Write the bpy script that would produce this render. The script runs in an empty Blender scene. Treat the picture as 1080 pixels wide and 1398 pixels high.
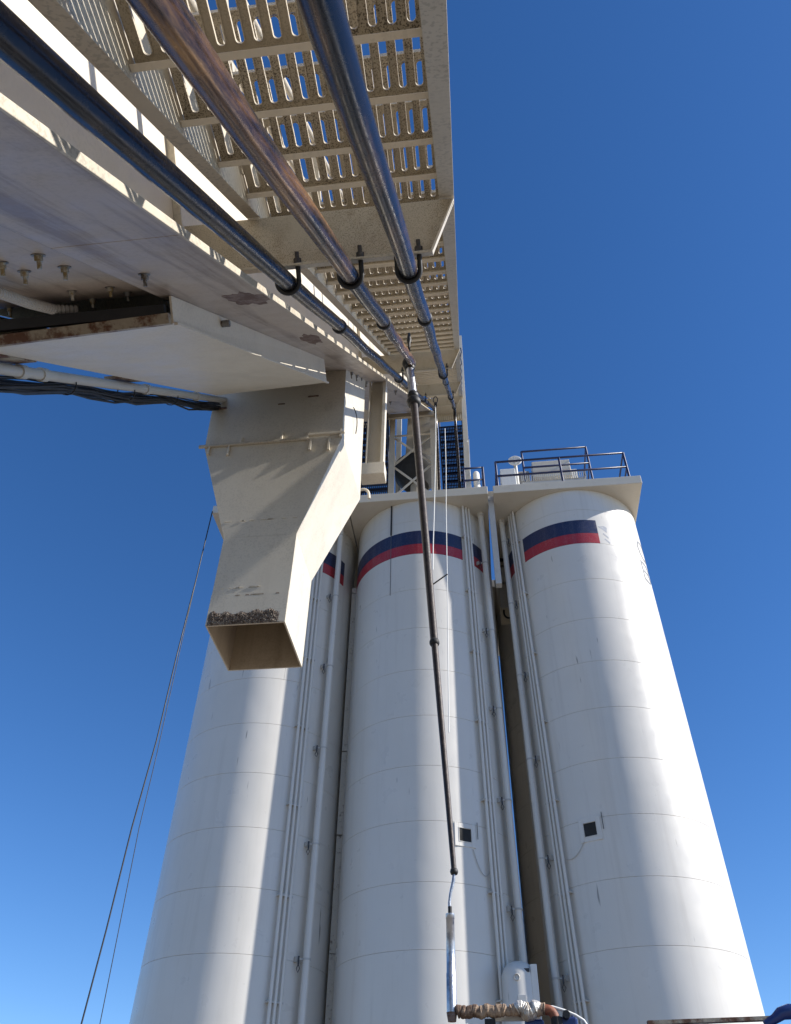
import bpy, math, random
from math import sin, cos, radians, pi, hypot, atan2, sqrt
from mathutils import Vector, Matrix
random.seed(7)
scene = bpy.context.scene
COL = scene.collection

# ---------------------------------------------------------------- camera
# World frame: X runs along the row of silos (to the right), Y towards them, Z up; the ground is z = 0.
W, H, FPX = 1080.0, 1398.0, 1070.0
EYE = 1.7
ZEN, VPT = (560.0, -450.0), (632.0, 592.0)      # vanishing points of the verticals and of the boom
_up = Vector((ZEN[0]-W/2, H/2-ZEN[1], FPX)).normalized()
_d = Vector((VPT[0]-W/2, H/2-VPT[1], FPX)).normalized()
_f = (_d-_up*_d.dot(_up)).normalized()
ELEV = math.asin(_d.dot(_up))
_r = Vector((_f.y*_up.z-_f.z*_up.y, _f.z*_up.x-_f.x*_up.z, _f.x*_up.y-_f.y*_up.x))
if _r.x < 0: _r = -_r
RX, RY, RZ = _r, _f, _up                         # world axes in camera axes (right, up, forward)
cam_data = bpy.data.cameras.new('camera'); cam = bpy.data.objects.new('camera', cam_data); COL.objects.link(cam)
cx = Vector((RX.x, RY.x, RZ.x)); cy = Vector((RX.y, RY.y, RZ.y)); cz = -Vector((RX.z, RY.z, RZ.z))
m = Matrix((cx, cy, cz)).transposed().to_4x4(); m.translation = (0, 0, EYE)
cam.matrix_world = m
cam_data.sensor_fit = 'HORIZONTAL'; cam_data.sensor_width = 36.0; cam_data.lens = 36.0*FPX/W
cam_data.clip_start = 0.05; cam_data.clip_end = 5000
scene.camera = cam

# ---------------------------------------------------------------- light
SUN_EL, PSI = radians(34.0), radians(87.0)       # PSI: sun azimuth turned right from the direction silos -> camera
sun_vec = Vector((sin(PSI)*cos(SUN_EL), -cos(PSI)*cos(SUN_EL), sin(SUN_EL)))
world = bpy.data.worlds.new('World'); scene.world = world; world.use_nodes = True
nt = world.node_tree; nt.nodes.clear()
sky = nt.nodes.new('ShaderNodeTexSky'); sky.sky_type = 'NISHITA'; sky.sun_disc = False
sky.sun_elevation = SUN_EL; sky.sun_rotation = atan2(sun_vec.x, sun_vec.y)
sky.altitude = 800; sky.air_density = 0.85; sky.dust_density = 0.15; sky.ozone_density = 2.8
bg = nt.nodes.new('ShaderNodeBackground'); bg.inputs[1].default_value = 0.120
wo = nt.nodes.new('ShaderNodeOutputWorld')
hs = nt.nodes.new('ShaderNodeHueSaturation'); hs.inputs['Saturation'].default_value = 1.24; hs.inputs['Hue'].default_value = 0.506
nt.links.new(sky.outputs[0], hs.inputs['Color']); nt.links.new(hs.outputs[0], bg.inputs[0]); nt.links.new(bg.outputs[0], wo.inputs[0])
sl = bpy.data.lights.new('sun', 'SUN'); sl.energy = 5.0; sl.angle = radians(0.53); sl.color = (1.0, 0.955, 0.89)
so = bpy.data.objects.new('sun', sl); COL.objects.link(so)
so.rotation_euler = (-sun_vec).to_track_quat('-Z', 'Y').to_euler(); so.location = (30, -5, 40)
vs = scene.view_settings; vs.view_transform = 'Standard'; vs.look = 'None'; vs.exposure = 0.6; vs.gamma = 1.0
scene.render.engine = 'CYCLES'
scene.render.resolution_x, scene.render.resolution_y = 791, 1024

# ---------------------------------------------------------------- pixel helpers (a pixel gives a direction only)
def ray(px, py):
    v = Vector((px-W/2, H/2-py, FPX)); return Vector((RX.dot(v), RY.dot(v), RZ.dot(v)))
def at_y(px, py, Y): r = ray(px, py); r = r*(Y/r.y); return Vector((r.x, r.y, r.z+EYE))
def at_x(px, py, X): r = ray(px, py); r = r*(X/r.x); return Vector((r.x, r.y, r.z+EYE))
def at_z(px, py, Z): r = ray(px, py); r = r*((Z-EYE)/r.z); return Vector((r.x, r.y, r.z+EYE))
CE, SE = cos(ELEV), sin(ELEV)
def bp(s, a, b): return Vector((a, s*CE-b*SE, s*SE+b*CE+EYE))     # boom frame: along, across, above
def on_b(px, py, b):                                              # pixel on the boom plane b -> (s, a, b)
    r = ray(px, py); q = (r.y*CE+r.z*SE, r.x, -r.y*SE+r.z*CE); k = b/q[2]; return (q[0]*k, q[1]*k, b)

# ---------------------------------------------------------------- mesh builder
class MB:
    def __init__(self): self.v = []; self.f = []; self.sm = []
    def add(self, vs, fs, smooth=False):
        n = len(self.v); self.v += [Vector(p) for p in vs]
        for f in fs: self.f.append([i+n for i in f]); self.sm.append(smooth)
        return self
    def hexa(self, p):        # 8 points: bottom ring 0-3, top ring 4-7
        return self.add(p, [(3,2,1,0),(4,5,6,7),(0,1,5,4),(1,2,6,5),(2,3,7,6),(3,0,4,7)])
    def box(self, x0, x1, y0, y1, z0, z1):
        return self.hexa([(x0,y0,z0),(x1,y0,z0),(x1,y1,z0),(x0,y1,z0),(x0,y0,z1),(x1,y0,z1),(x1,y1,z1),(x0,y1,z1)])
    def bbox(self, s0, s1, a0, a1, b0, b1):
        return self.hexa([bp(*q) for q in [(s0,a0,b0),(s0,a1,b0),(s1,a1,b0),(s1,a0,b0),(s0,a0,b1),(s0,a1,b1),(s1,a1,b1),(s1,a0,b1)]])
    def obox(self, p0, p1, w, h, up=(0,0,1)):   # bar from p0 to p1, width w, height h
        p0, p1 = Vector(p0), Vector(p1); d = (p1-p0).normalized(); u = Vector(up)
        if abs(d.dot(u)) > 0.98: u = Vector((0,1,0))
        x = d.cross(u).normalized()*w/2; y = x.cross(d).normalized()*h/2
        return self.hexa([p0-x-y,p0+x-y,p1+x-y,p1-x-y,p0-x+y,p0+x+y,p1+x+y,p1-x+y])
    def prism(self, poly, off):                 # polygon of 3D points extruded by off
        n = len(poly); off = Vector(off); a = [Vector(p) for p in poly]; b = [p+off for p in a]
        return self.add(a+b, [tuple(range(n))[::-1], tuple(range(n, 2*n))]+[(i,(i+1)%n,(i+1)%n+n,i+n) for i in range(n)])
    def tube(self, pts, r, seg=12, caps=True, smooth=True):
        pts = [Vector(p) for p in pts]; n = len(pts)
        rs = r if isinstance(r, (list, tuple)) else [r]*n
        vs = []; prev = None
        for i, p in enumerate(pts):
            t = (pts[min(i+1,n-1)]-pts[max(i-1,0)])
            if t.length < 1e-9: t = Vector((0,0,1))
            t.normalize()
            if prev is None:
                u = Vector((0,0,1)) if abs(t.z) < 0.9 else Vector((1,0,0)); x = t.cross(u).normalized()
            else:
                x = (prev-t*prev.dot(t)).normalized()
            prev = x; y = t.cross(x)
            for k in range(seg):
                c = 2*pi*k/seg; vs.append(p+(x*cos(c)+y*sin(c))*rs[i])
        fs = [(i*seg+k, i*seg+(k+1)%seg, (i+1)*seg+(k+1)%seg, (i+1)*seg+k) for i in range(n-1) for k in range(seg)]
        self.add(vs, fs, smooth)
        if caps:
            self.add(vs[:seg], [tuple(range(seg))[::-1]]); self.add(vs[-seg:], [tuple(range(seg))])
        return self
    def cyl(self, p0, p1, r0, r1=None, seg=16): return self.tube([p0, p1], [r0, r0 if r1 is None else r1], seg)
    def arc_shell(self, c, R, a0, a1, z0, z1, t=0.006, seg=40):  # curved plate on a vertical cylinder; angle 0 faces -Y
        vs = []
        for i in range(seg+1):
            a = radians(a0+(a1-a0)*i/seg); u = Vector((sin(a), -cos(a), 0))
            for r, z in ((R+t, z0), (R+t, z1), (R-0.01, z1), (R-0.01, z0)):
                vs.append(Vector((c[0], c[1], z))+u*r)
        fs = []
        for i in range(seg):
            for k in range(4): fs.append((i*4+k, (i+1)*4+k, (i+1)*4+(k+1)%4, i*4+(k+1)%4))
        fs += [(3,2,1,0), (seg*4, seg*4+1, seg*4+2, seg*4+3)]
        return self.add(vs, fs, False)
    def mesh(self, name, mat, origin=(0,0,0)):
        o = Vector(origin); me = bpy.data.meshes.new(name)
        me.from_pydata([tuple(p-o) for p in self.v], [], self.f)
        me.polygons.foreach_set('use_smooth', self.sm); me.materials.append(mat); me.update(); return me
    def build(self, name, mat, parent=None, bevel=0, origin=None):
        org = Vector(parent.location) if parent else Vector((0,0,0))
        if parent and parent.parent: org = org+Vector(parent.parent.location)
        if parent is None:
            lo = Vector((min(p.x for p in self.v), min(p.y for p in self.v), min(p.z for p in self.v)))
            hi = Vector((max(p.x for p in self.v), max(p.y for p in self.v), max(p.z for p in self.v)))
            org = Vector(((lo.x+hi.x)/2, (lo.y+hi.y)/2, lo.z)) if origin is None else Vector(origin)
        o = bpy.data.objects.new(name, self.mesh(name, mat, org)); COL.objects.link(o)
        if parent: o.parent = parent
        else: o.location = org
        if bevel:
            b = o.modifiers.new('bevel', 'BEVEL'); b.width = bevel; b.segments = 2; b.limit_method = 'ANGLE'; b.angle_limit = radians(40)
        return o
def place(name, me, parent, loc):
    o = bpy.data.objects.new(name, me); COL.objects.link(o); o.parent = parent; o.location = loc; return o
def thing(name, loc, label, cat, group=None):
    o = bpy.data.objects.new(name, None); COL.objects.link(o); o.location = loc; o.empty_display_size = 0.3
    return tag(o, label, cat, group)
def tag(o, label, cat, group=None):
    o['label'] = label; o['category'] = cat
    if group: o['group'] = group
    return o
def bez(p0, p1, p2, p3, n=12):
    p0, p1, p2, p3 = map(Vector, (p0, p1, p2, p3)); out = []
    for i in range(n+1):
        t = i/n; out.append(p0*(1-t)**3+p1*3*t*(1-t)**2+p2*3*t*t*(1-t)+p3*t**3)
    return out

# ---------------------------------------------------------------- materials
def new_mat(name):
    mt = bpy.data.materials.new(name); mt.use_nodes = True; n = mt.node_tree; n.nodes.clear()
    out = n.nodes.new('ShaderNodeOutputMaterial'); b = n.nodes.new('ShaderNodeBsdfPrincipled')
    n.links.new(b.outputs[0], out.inputs[0]); return mt, n, b
def pos(n, scale=(1,1,1)):
    g = n.nodes.new('ShaderNodeNewGeometry'); mp = n.nodes.new('ShaderNodeMapping'); mp.inputs['Scale'].default_value = scale
    n.links.new(g.outputs['Position'], mp.inputs[0]); return mp.outputs[0]
def along_boom(n, scale):                       # position turned so that Y runs along the boom
    g = n.nodes.new('ShaderNodeNewGeometry'); m1 = n.nodes.new('ShaderNodeMapping'); m1.inputs['Rotation'].default_value = (-ELEV, 0, 0)
    m2 = n.nodes.new('ShaderNodeMapping'); m2.inputs['Scale'].default_value = scale
    n.links.new(g.outputs['Position'], m1.inputs[0]); n.links.new(m1.outputs[0], m2.inputs[0]); return m2.outputs[0]
def noise(n, vec, scale, detail=4, rough=0.55, dist=0):
    t = n.nodes.new('ShaderNodeTexNoise'); t.inputs['Scale'].default_value = scale; t.inputs['Detail'].default_value = detail
    t.inputs['Roughness'].default_value = rough; t.inputs['Distortion'].default_value = dist
    n.links.new(vec, t.inputs['Vector']); return t.outputs['Fac']
def ramp(n, fac, stops):
    r = n.nodes.new('ShaderNodeValToRGB'); e = r.color_ramp.elements
    while len(e) < len(stops): e.new(0.5)
    for el, (p, c) in zip(e, stops): el.position = p; el.color = (c, c, c, 1) if isinstance(c, (int, float)) else (*c, 1)
    n.links.new(fac, r.inputs[0]); return r.outputs[0]
def mix(n, fac, a, b, mode='MIX'):
    mx = n.nodes.new('ShaderNodeMix'); mx.data_type = 'RGBA'; mx.blend_type = mode
    for sock, val in ((0, fac), (6, a), (7, b)):
        if hasattr(val, 'is_linked'): n.links.new(val, mx.inputs[sock])
        else: mx.inputs[sock].default_value = val if isinstance(val, (int, float)) else (*val, 1)
    return mx.outputs[2]
def mul(n, a, b):
    x = n.nodes.new('ShaderNodeMath'); x.operation = 'MULTIPLY'
    for i, val in enumerate((a, b)):
        if hasattr(val, 'is_linked'): n.links.new(val, x.inputs[i])
        else: x.inputs[i].default_value = val
    return x.outputs[0]
def bump(n, b, h, strength, dist=0.01, prev=None):
    bm = n.nodes.new('ShaderNodeBump'); bm.inputs['Strength'].default_value = strength; bm.inputs['Distance'].default_value = dist
    n.links.new(h, bm.inputs['Height'])
    if prev: n.links.new(prev, bm.inputs['Normal'])
    n.links.new(bm.outputs[0], b.inputs['Normal']); return bm.outputs[0]

def paint(name, col, rough=0.45, dirt=(0.25,0.2,0.15), dirt_amt=0.35, streak=0.25, speck=0.0, speck_col=(0.03,0.022,0.016), speck_scale=55, coat=0.0, spec=0.5, wave=0.0, along=0.0, fine=0.12):
    mt, n, b = new_mat(name); p = pos(n)
    big = noise(n, p, 0.9, 5, 0.6); c = mix(n, ramp(n, big, [(0.3, 0.0), (0.75, 1.0)]), [x*0.93 for x in col], [min(1, x*1.04) for x in col])
    st = noise(n, pos(n, (5.5, 5.5, 0.35)), 1.0, 5, 0.65)
    c = mix(n, mul(n, ramp(n, st, [(0.5, 0.0), (0.78, 1.0)]), streak), c, dirt)
    dn = noise(n, p, 3.2, 8, 0.7)
    c = mix(n, mul(n, ramp(n, dn, [(0.56, 0.0), (0.78, 1.0)]), dirt_amt), c, dirt)
    if along:
        al = noise(n, along_boom(n, (7.0, 0.35, 7.0)), 1.0, 6, 0.7)
        c = mix(n, mul(n, ramp(n, al, [(0.52, 0.0), (0.66, 1.0)]), along), c, dirt)
    if speck:
        sp = noise(n, p, speck_scale, 3, 0.6); area = noise(n, p, 1.6, 3, 0.5)
        spm = ramp(n, sp, [(0.52, 0.0), (0.58, 1.0)])
        c = mix(n, mul(n, mul(n, spm, ramp(n, area, [(0.32, 0.1), (0.52, 1.0)])), speck), c, speck_col)
    n.links.new(c, b.inputs['Base Color'])
    rr = ramp(n, noise(n, p, 6, 4), [(0.3, max(0.05, rough-0.1)), (0.7, min(1, rough+0.12))]); n.links.new(rr, b.inputs['Roughness'])
    b.inputs['Specular IOR Level'].default_value = spec
    if coat: b.inputs['Coat Weight'].default_value = coat; b.inputs['Coat Roughness'].default_value = 0.2
    pv = None
    if wave: pv = bump(n, b, noise(n, p, 1.3, 2, 0.5), wave, 0.06)
    bump(n, b, noise(n, p, 40, 4, 0.6), fine, 0.004, pv)
    return mt

CREAM = (0.53, 0.47, 0.37)
M = {}
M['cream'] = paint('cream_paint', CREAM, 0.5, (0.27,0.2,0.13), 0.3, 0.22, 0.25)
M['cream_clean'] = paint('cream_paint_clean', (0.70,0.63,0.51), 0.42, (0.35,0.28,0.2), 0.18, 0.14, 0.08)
M['cream_speck'] = paint('cream_paint_pitted', (0.50,0.435,0.33), 0.6, (0.17,0.11,0.065), 0.6, 0.15, 0.8, (0.04,0.027,0.017), 170)
M['cream_beam'] = paint('cream_paint_beam', (0.54,0.47,0.35), 0.55, (0.24,0.15,0.07), 0.85, 0.4, 0.5, (0.06,0.04,0.025), 210)
M['chute'] = paint('chute_paint', (0.62,0.565,0.465), 0.5, (0.2,0.15,0.1), 0.22, 0.14, 0.12, fine=0.02)
M['chute_in'] = paint('chute_inner', (0.52,0.43,0.31), 0.7, (0.16,0.1,0.05), 0.4, 0.4, 0.1)
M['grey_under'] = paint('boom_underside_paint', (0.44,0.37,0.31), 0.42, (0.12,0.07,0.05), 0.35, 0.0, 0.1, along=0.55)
M['galv'] = paint('galvanised', (0.5,0.49,0.46), 0.45, (0.2,0.16,0.12), 0.3, 0.2)
M['white'] = paint('white_steel', (0.76,0.75,0.71), 0.4, (0.35,0.3,0.24), 0.2, 0.2)
M['slab'] = paint('slab_paint', (0.60,0.555,0.47), 0.6, (0.35,0.27,0.18), 0.3, 0.05)
M['navy_paint'] = paint('navy_paint', (0.012,0.02,0.07), 0.45, (0.12,0.12,0.15), 0.3, 0.35, 0.08, (0.3,0.3,0.32), 30)
M['red_paint'] = paint('red_paint', (0.36,0.018,0.03), 0.45, (0.35,0.16,0.15), 0.3, 0.35, 0.08, (0.5,0.4,0.4), 30)
M['navy'] = paint('navy_steel', (0.009,0.018,0.075), 0.4, (0.06,0.06,0.07), 0.3, 0.1, 0.15, (0.1,0.06,0.03))
M['navy_dark'] = paint('dark_navy_stair', (0.005,0.009,0.032), 0.5, (0.04,0.04,0.05), 0.3, 0.1)
M['black'] = paint('black_rubber', (0.012,0.012,0.013), 0.6, (0.06,0.05,0.04), 0.25, 0.1)
M['dark'] = paint('dark_void', (0.02,0.02,0.02), 0.8, (0.05,0.04,0.03), 0.2, 0.1)
M['grey_letter'] = paint('grey_letter_paint', (0.16,0.17,0.18), 0.6, (0.4,0.4,0.4), 0.2, 0.2)
M['blue'] = paint('blue_machine_paint', (0.015,0.035,0.14), 0.35, (0.05,0.04,0.03), 0.4, 0.3)
M['rope'] = paint('white_rope', (0.78,0.77,0.73), 0.8, (0.4,0.35,0.3), 0.2, 0)
M['cable'] = paint('black_cable', (0.015,0.015,0.017), 0.5, (0.08,0.07,0.06), 0.3, 0)

def silo_paint():
    mt, n, b = new_mat('silo_white_paint'); p = pos(n)
    col = (0.73, 0.735, 0.73)
    c = mix(n, ramp(n, noise(n, p, 0.55, 4, 0.6), [(0.3, 0.0), (0.7, 1.0)]), (0.645,0.618,0.565), (0.69,0.66,0.607))
    st = noise(n, pos(n, (4.5, 4.5, 0.22)), 1.0, 6, 0.7)
    c = mix(n, mul(n, ramp(n, st, [(0.52, 0.0), (0.8, 1.0)]), 0.3), c, (0.42,0.38,0.33))
    sc = noise(n, pos(n, (9.0, 9.0, 0.95)), 1.0, 2, 0.5)                      # short dark runs below chipped paint
    c = mix(n, mul(n, ramp(n, sc, [(0.735, 0.0), (0.775, 1.0)]), 0.6), c, (0.06,0.05,0.045))
    ch = noise(n, p, 11, 2, 0.5)
    c = mix(n, ramp(n, ch, [(0.80, 0.0), (0.815, 0.8)]), c, (0.12,0.1,0.08))
    n.links.new(c, b.inputs['Base Color'])
    n.links.new(ramp(n, noise(n, p, 2.5, 4), [(0.3, 0.26), (0.7, 0.42)]), b.inputs['Roughness'])
    pv = bump(n, b, noise(n, pos(n, (1.0, 1.0, 0.8)), 0.9, 2, 0.45), 0.3, 0.05)
    bump(n, b, noise(n, p, 30, 3), 0.05, 0.004, pv)
    return mt
M['silo'] = silo_paint()

def pipe_mat(name, tint, dark=(0.018,0.017,0.018), mid=(0.035,0.028,0.025)):
    mt, n, b = new_mat(name); p = pos(n)
    q = along_boom(n, (7.0, 0.55, 7.0))
    t = noise(n, q, 1.0, 6, 0.7, 0.5)
    c = ramp(n, t, [(0.34, (0.012,0.012,0.014)), (0.46, dark), (0.55, mid), (0.64, tint), (0.74, (0.03,0.028,0.03))])
    n.links.new(c, b.inputs['Base Color'])
    b.inputs['Metallic'].default_value = 0.5; b.inputs['Specular IOR Level'].default_value = 0.35
    n.links.new(ramp(n, noise(n, p, 14, 5, 0.7), [(0.3, 0.16), (0.7, 0.34)]), b.inputs['Roughness'])
    bump(n, b, noise(n, p, 70, 4, 0.7), 0.07, 0.003)
    return mt
M['pipe_a'] = pipe_mat('bare_steel_pipe', (0.09,0.065,0.05))
M['pipe_b'] = pipe_mat('heat_tinted_steel_pipe', (0.42,0.22,0.08), (0.03,0.024,0.024), (0.16,0.09,0.055))
M['pipe_c'] = pipe_mat('brown_steel_pipe', (0.16,0.10,0.065))

def rusty(name, a, b_, thr=0.5, scale=9, metal=0.2, rough=0.65):
    mt, n, b = new_mat(name); p = pos(n); t = noise(n, p, scale, 8, 0.7)
    c = mix(n, ramp(n, t, [(thr-0.06, 0.0), (thr+0.06, 1.0)]), a, b_)
    c = mix(n, mul(n, noise(n, p, 45, 3), 0.35), c, (0.05,0.03,0.02))
    n.links.new(c, b.inputs['Base Color']); b.inputs['Roughness'].default_value = rough; b.inputs['Metallic'].default_value = metal
    bump(n, b, noise(n, p, 35, 6, 0.7), 0.4, 0.01); return mt
M['rust_bar'] = rusty('rusty_crossbar', (0.42,0.36,0.27), (0.14,0.06,0.03), 0.5)
M['rust_patch'] = rusty('rust_patch', (0.24,0.17,0.14), (0.12,0.06,0.04), 0.5, 11)
M['brass'] = rusty('zinc_bolt', (0.36,0.27,0.13), (0.55,0.52,0.44), 0.5, 30, 0.7, 0.4)
M['steel_bolt'] = rusty('grey_bolt', (0.3,0.29,0.27), (0.12,0.1,0.08), 0.55, 30, 0.6, 0.45)
M['mast_silver'] = rusty('dented_silver_tube', (0.6,0.62,0.66), (0.25,0.27,0.32), 0.56, 7, 0.75, 0.32)
M['pole_brown'] = rusty('dark_brown_pole', (0.022,0.017,0.015), (0.05,0.036,0.028), 0.55, 16, 0.2, 0.5)
M['wrap'] = rusty('torn_brown_wrapping', (0.42,0.3,0.2), (0.12,0.07,0.045), 0.52, 13, 0.0, 0.8)
M['foil'] = rusty('crumpled_foil', (0.75,0.72,0.66), (0.5,0.42,0.33), 0.55, 12, 0.4, 0.4)
M['orange'] = rusty('orange_hose', (0.26,0.075,0.03), (0.12,0.045,0.03), 0.55, 12, 0.0, 0.6)
M['crust'] = rusty('dried_concrete', (0.27,0.23,0.19), (0.09,0.065,0.05), 0.5, 38, 0.0, 0.95)
M['strip'] = rusty('peeling_white_strip', (0.6,0.57,0.5), (0.07,0.045,0.03), 0.62, 9, 0.0, 0.7)
M['chain'] = rusty('shackle_steel', (0.06,0.06,0.065), (0.2,0.19,0.18), 0.6, 20, 0.6, 0.4)
M['ringed'] = paint('flex_conduit', (0.42,0.41,0.39), 0.5, (0.2,0.16,0.12), 0.4, 0)

def ground_mat():
    mt, n, b = new_mat('yard_concrete'); p = pos(n)
    c = mix(n, noise(n, p, 0.35, 6, 0.6), (0.22,0.185,0.14), (0.30,0.255,0.195))
    c = mix(n, mul(n, noise(n, p, 22, 5, 0.7), 0.5), c, (0.12,0.11,0.1))
    n.links.new(c, b.inputs['Base Color']); b.inputs['Roughness'].default_value = 0.9
    bump(n, b, noise(n, p, 30, 6, 0.7), 0.3, 0.02); return mt
M['ground'] = ground_mat()

# ================================================================ ground
g = MB(); g.add([(-1500,-1500,0),(1500,-1500,0),(1500,1500,0),(-1500,1500,0)], [(0,1,2,3)])
go = g.build('ground', M['ground'], origin=(0,0,0)); go['kind'] = 'structure'

# ================================================================ silos
FC, RS = 18.5, 2.0
ZT, ZS = EYE+15.87, EYE+16.17            # underside and top of the roof slabs
COURSE = 1.225
Z0 = EYE+4.07-COURSE*math.floor((EYE+4.07)/COURSE)
def course_mesh(h, seg=112):
    prof = [(RS-0.03, 0.0), (RS-0.005, 0.0), (RS, 0.004), (RS, h-0.004), (RS-0.005, h), (RS-0.03, h)]
    mb = MB()
    for (r0, z0), (r1, z1) in zip(prof, prof[1:]):       # bands do not share vertices, so the wall stays straight
        vs = []
        for i in range(seg):
            a = 2*pi*i/seg; vs += [(sin(a)*r0, -cos(a)*r0, z0), (sin(a)*r1, -cos(a)*r1, z1)]
        mb.add(vs, [(2*i, 2*((i+1)%seg), 2*((i+1)%seg)+1, 2*i+1) for i in range(seg)], True)
    return mb.mesh('shell_course', M['silo'])
CM = course_mesh(COURSE-0.003)
CM0 = course_mesh(Z0-0.004)
n_full = int((ZT-Z0)/COURSE); CMT = course_mesh(ZT-Z0-n_full*COURSE-0.002)
def cyl_pt(c, ang, r, z): a = radians(ang); return Vector((c[0]+sin(a)*r, c[1]-cos(a)*r, z))

def make_silo(cxx, cyy, x0, x1, label, group):
    t = thing('storage_silo', (cxx, cyy, 0), label, 'silo', group)
    place('shell_course', CM0, t, (0, 0, 0))
    for i in range(n_full): place('shell_course', CM, t, (0, 0, Z0+i*COURSE))
    place('shell_course', CMT, t, (0, 0, Z0+n_full*COURSE))
    MB().box(x0, x1, cyy-2.1, cyy+2.1, ZT, ZS).build('roof_slab', M['slab'], t, bevel=0.012)
    return t
def stripes(t, c, spans):
    for a0, a1 in spans:
        MB().arc_shell(c, RS, a0, a1, EYE+14.22, EYE+14.70, 0.004).build('navy_stripe', M['navy_paint'], t)
        MB().arc_shell(c, RS, a0, a1, EYE+13.87, EYE+14.217, 0.004).build('red_stripe', M['red_paint'], t)
def conduits(t, c, ang, z_low=0.3, drift=0.0, tray=True):
    for k in range(3):
        pts = []
        for i in range(9):
            z = z_low+(ZT-0.01-z_low)*i/8
            pts.append(cyl_pt(c, ang+(k-1)*2.9+drift*(1-i/8)+random.uniform(-.12,.12), RS+0.10, z))
        MB().tube(pts, 0.035, 10).build('conduit', M['silo'], t)
    z = z_low+0.9
    while z < ZT-0.6:
        u = z/ZT
        p = cyl_pt(c, ang-4.6+drift*(1-u), RS+0.05, z); q = cyl_pt(c, ang+4.6+drift*(1-u), RS+0.03, z)
        MB().obox(p, q, 0.16, 0.03).build('pipe_clamp', M['galv'], t); z += 1.9
def downpipe(t, c, ang, z_low, side, r=0.078, drift=0.0):
    pts = [cyl_pt(c, ang+drift, RS+0.19, z_low), cyl_pt(c, ang, RS+0.19, ZT-0.06), cyl_pt(c, ang, RS+0.19, ZT-0.001)]
    dp = MB().tube(pts[:2]+[pts[2]], [r, r, r], 16).build('downpipe', M['silo'], t)
    MB().cyl(cyl_pt(c, ang, RS+0.19, ZT-0.10), cyl_pt(c, ang, RS+0.19, ZT-0.002), r+0.022, seg=16).build('pipe_flange', M['silo'], t)
    z = z_low+1.0; i = 0
    while z < ZT-0.4:
        u = 1-(z-z_low)/(ZT-z_low); cen = cyl_pt(c, ang+drift*u, RS+0.19, z)
        b = MB(); b.cyl(cen+Vector((0,0,-0.018)), cen+Vector((0,0,0.018)), r+0.008, seg=16)
        s_ = cyl_pt(c, ang+drift*u+side*4.2, RS+0.08, z); b.obox(cen, s_, 0.03, 0.03); b.obox(s_, cyl_pt(c, ang+drift*u+side*4.2, RS-0.02, z), 0.04, 0.10)
        b.build('pipe_bracket', M['galv'], t)
        h = MB(); q = cyl_pt(c, ang+drift*u+side*3.9, RS+0.12, z); h.obox(q+Vector((0,0,0.05)), q+Vector((0,0,-0.10)), 0.03, 0.02)
        h.tube([q+Vector((0.0,0,-0.1)), q+Vector((0.035,0,-0.17)), q+Vector((0,0,-0.24)), q+Vector((-0.035,0,-0.17)), q+Vector((0,0,-0.1))], 0.008, 6, False)
        h.build('shackle', M['chain'], t)
        z += 2.25; i += 1
def hatch(t, c, ang, z, size=0.30):
    a = radians(ang); u = Vector((sin(a), -cos(a), 0)); tx = Vector((cos(a), sin(a), 0)); up = Vector((0,0,1))
    o = Vector((c[0], c[1], z))+u*(RS-0.02); s = size/2
    def ring(s0, s1, d0, d1):
        b = MB()
        for x0, x1, z0, z1 in ((-s1,-s0,-s1,s1),(s0,s1,-s1,s1),(-s0,s0,s0,s1),(-s0,s0,-s1,-s0)):
            b.hexa([o+tx*X+up*Z+u*D for D in (d0, d1) for X, Z in ((x0,z0),(x1,z0),(x1,z1),(x0,z1))])
        return b
    ring(s, s+0.09, 0.0, 0.032).build('hatch_flange', M['silo'], t, bevel=0.004)
    ring(s-0.012, s, 0.0, 0.04).build('hatch_frame', M['silo'], t)
    p = MB(); p.hexa([o+tx*X+up*Z+u*D for D in (0.0, 0.024) for X, Z in ((-s+.018,-s+.018),(s-.018,-s+.018),(s-.018,s-.018),(-s+.018,s-.018))])
    p.build('hatch_shade_panel', M['dark'], t)  # flat dark panel paints the shaded depth of the recess; shell is uncut
    hs = MB(); hs.obox(o+tx*(s+0.14)+up*(-0.05)+u*0.03, o+tx*(s+0.14)+up*0.3+u*0.03, 0.012, 0.012); hs.build('hatch_rod', M['dark'], t)
def hatch_wire(t, c, a0, a1, z0, z1, sag):
    pts = []
    for i in range(15):
        u = i/14; pts.append(cyl_pt(c, a0+(a1-a0)*u, RS+0.02, z0+(z1-z0)*u-sag*4*u*(1-u)))
    MB().tube(pts, 0.007, 6).build('hatch_wire', M['galv'], t)

CL, CMID, CR = (-5.6, FC), (-1.45, FC), (2.98, FC)
silo_L = make_silo(*CL, -7.62, -3.545, 'white steel silo on the left, its upper part hidden behind the hanging chute', 'front row of silos')
silo_M = make_silo(*CMID, -3.515, 0.60, 'white steel silo in the middle of the three, under the conveyor tower', 'front row of silos')
silo_R = make_silo(*CR, 0.76, 4.97, 'sunlit white steel silo on the right with a long railing on its roof slab', 'front row of silos')
stripes(silo_L, CL, [(-70, 33), (43, 68)])
stripes(silo_M, CMID, [(-88, 37), (46.5, 68)])
stripes(silo_R, CR, [(-90, -61), (-48.5, 14.5)])
conduits(silo_L, CL, 38.0, drift=1.2); conduits(silo_M, CMID, 41.0, drift=7.5); conduits(silo_R, CR, -56.0, drift=11.0)
downpipe(silo_L, CL, 54.3, 0.3, -1); downpipe(silo_M, CMID, 55.5, 1.2, -1, drift=8.0); downpipe(silo_R, CR, -66.5, 2.2, 1, drift=6.5)
hatch(silo_M, CMID, 27.3, EYE+6.27); hatch(silo_R, CR, -27.3, EYE+6.31)
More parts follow.
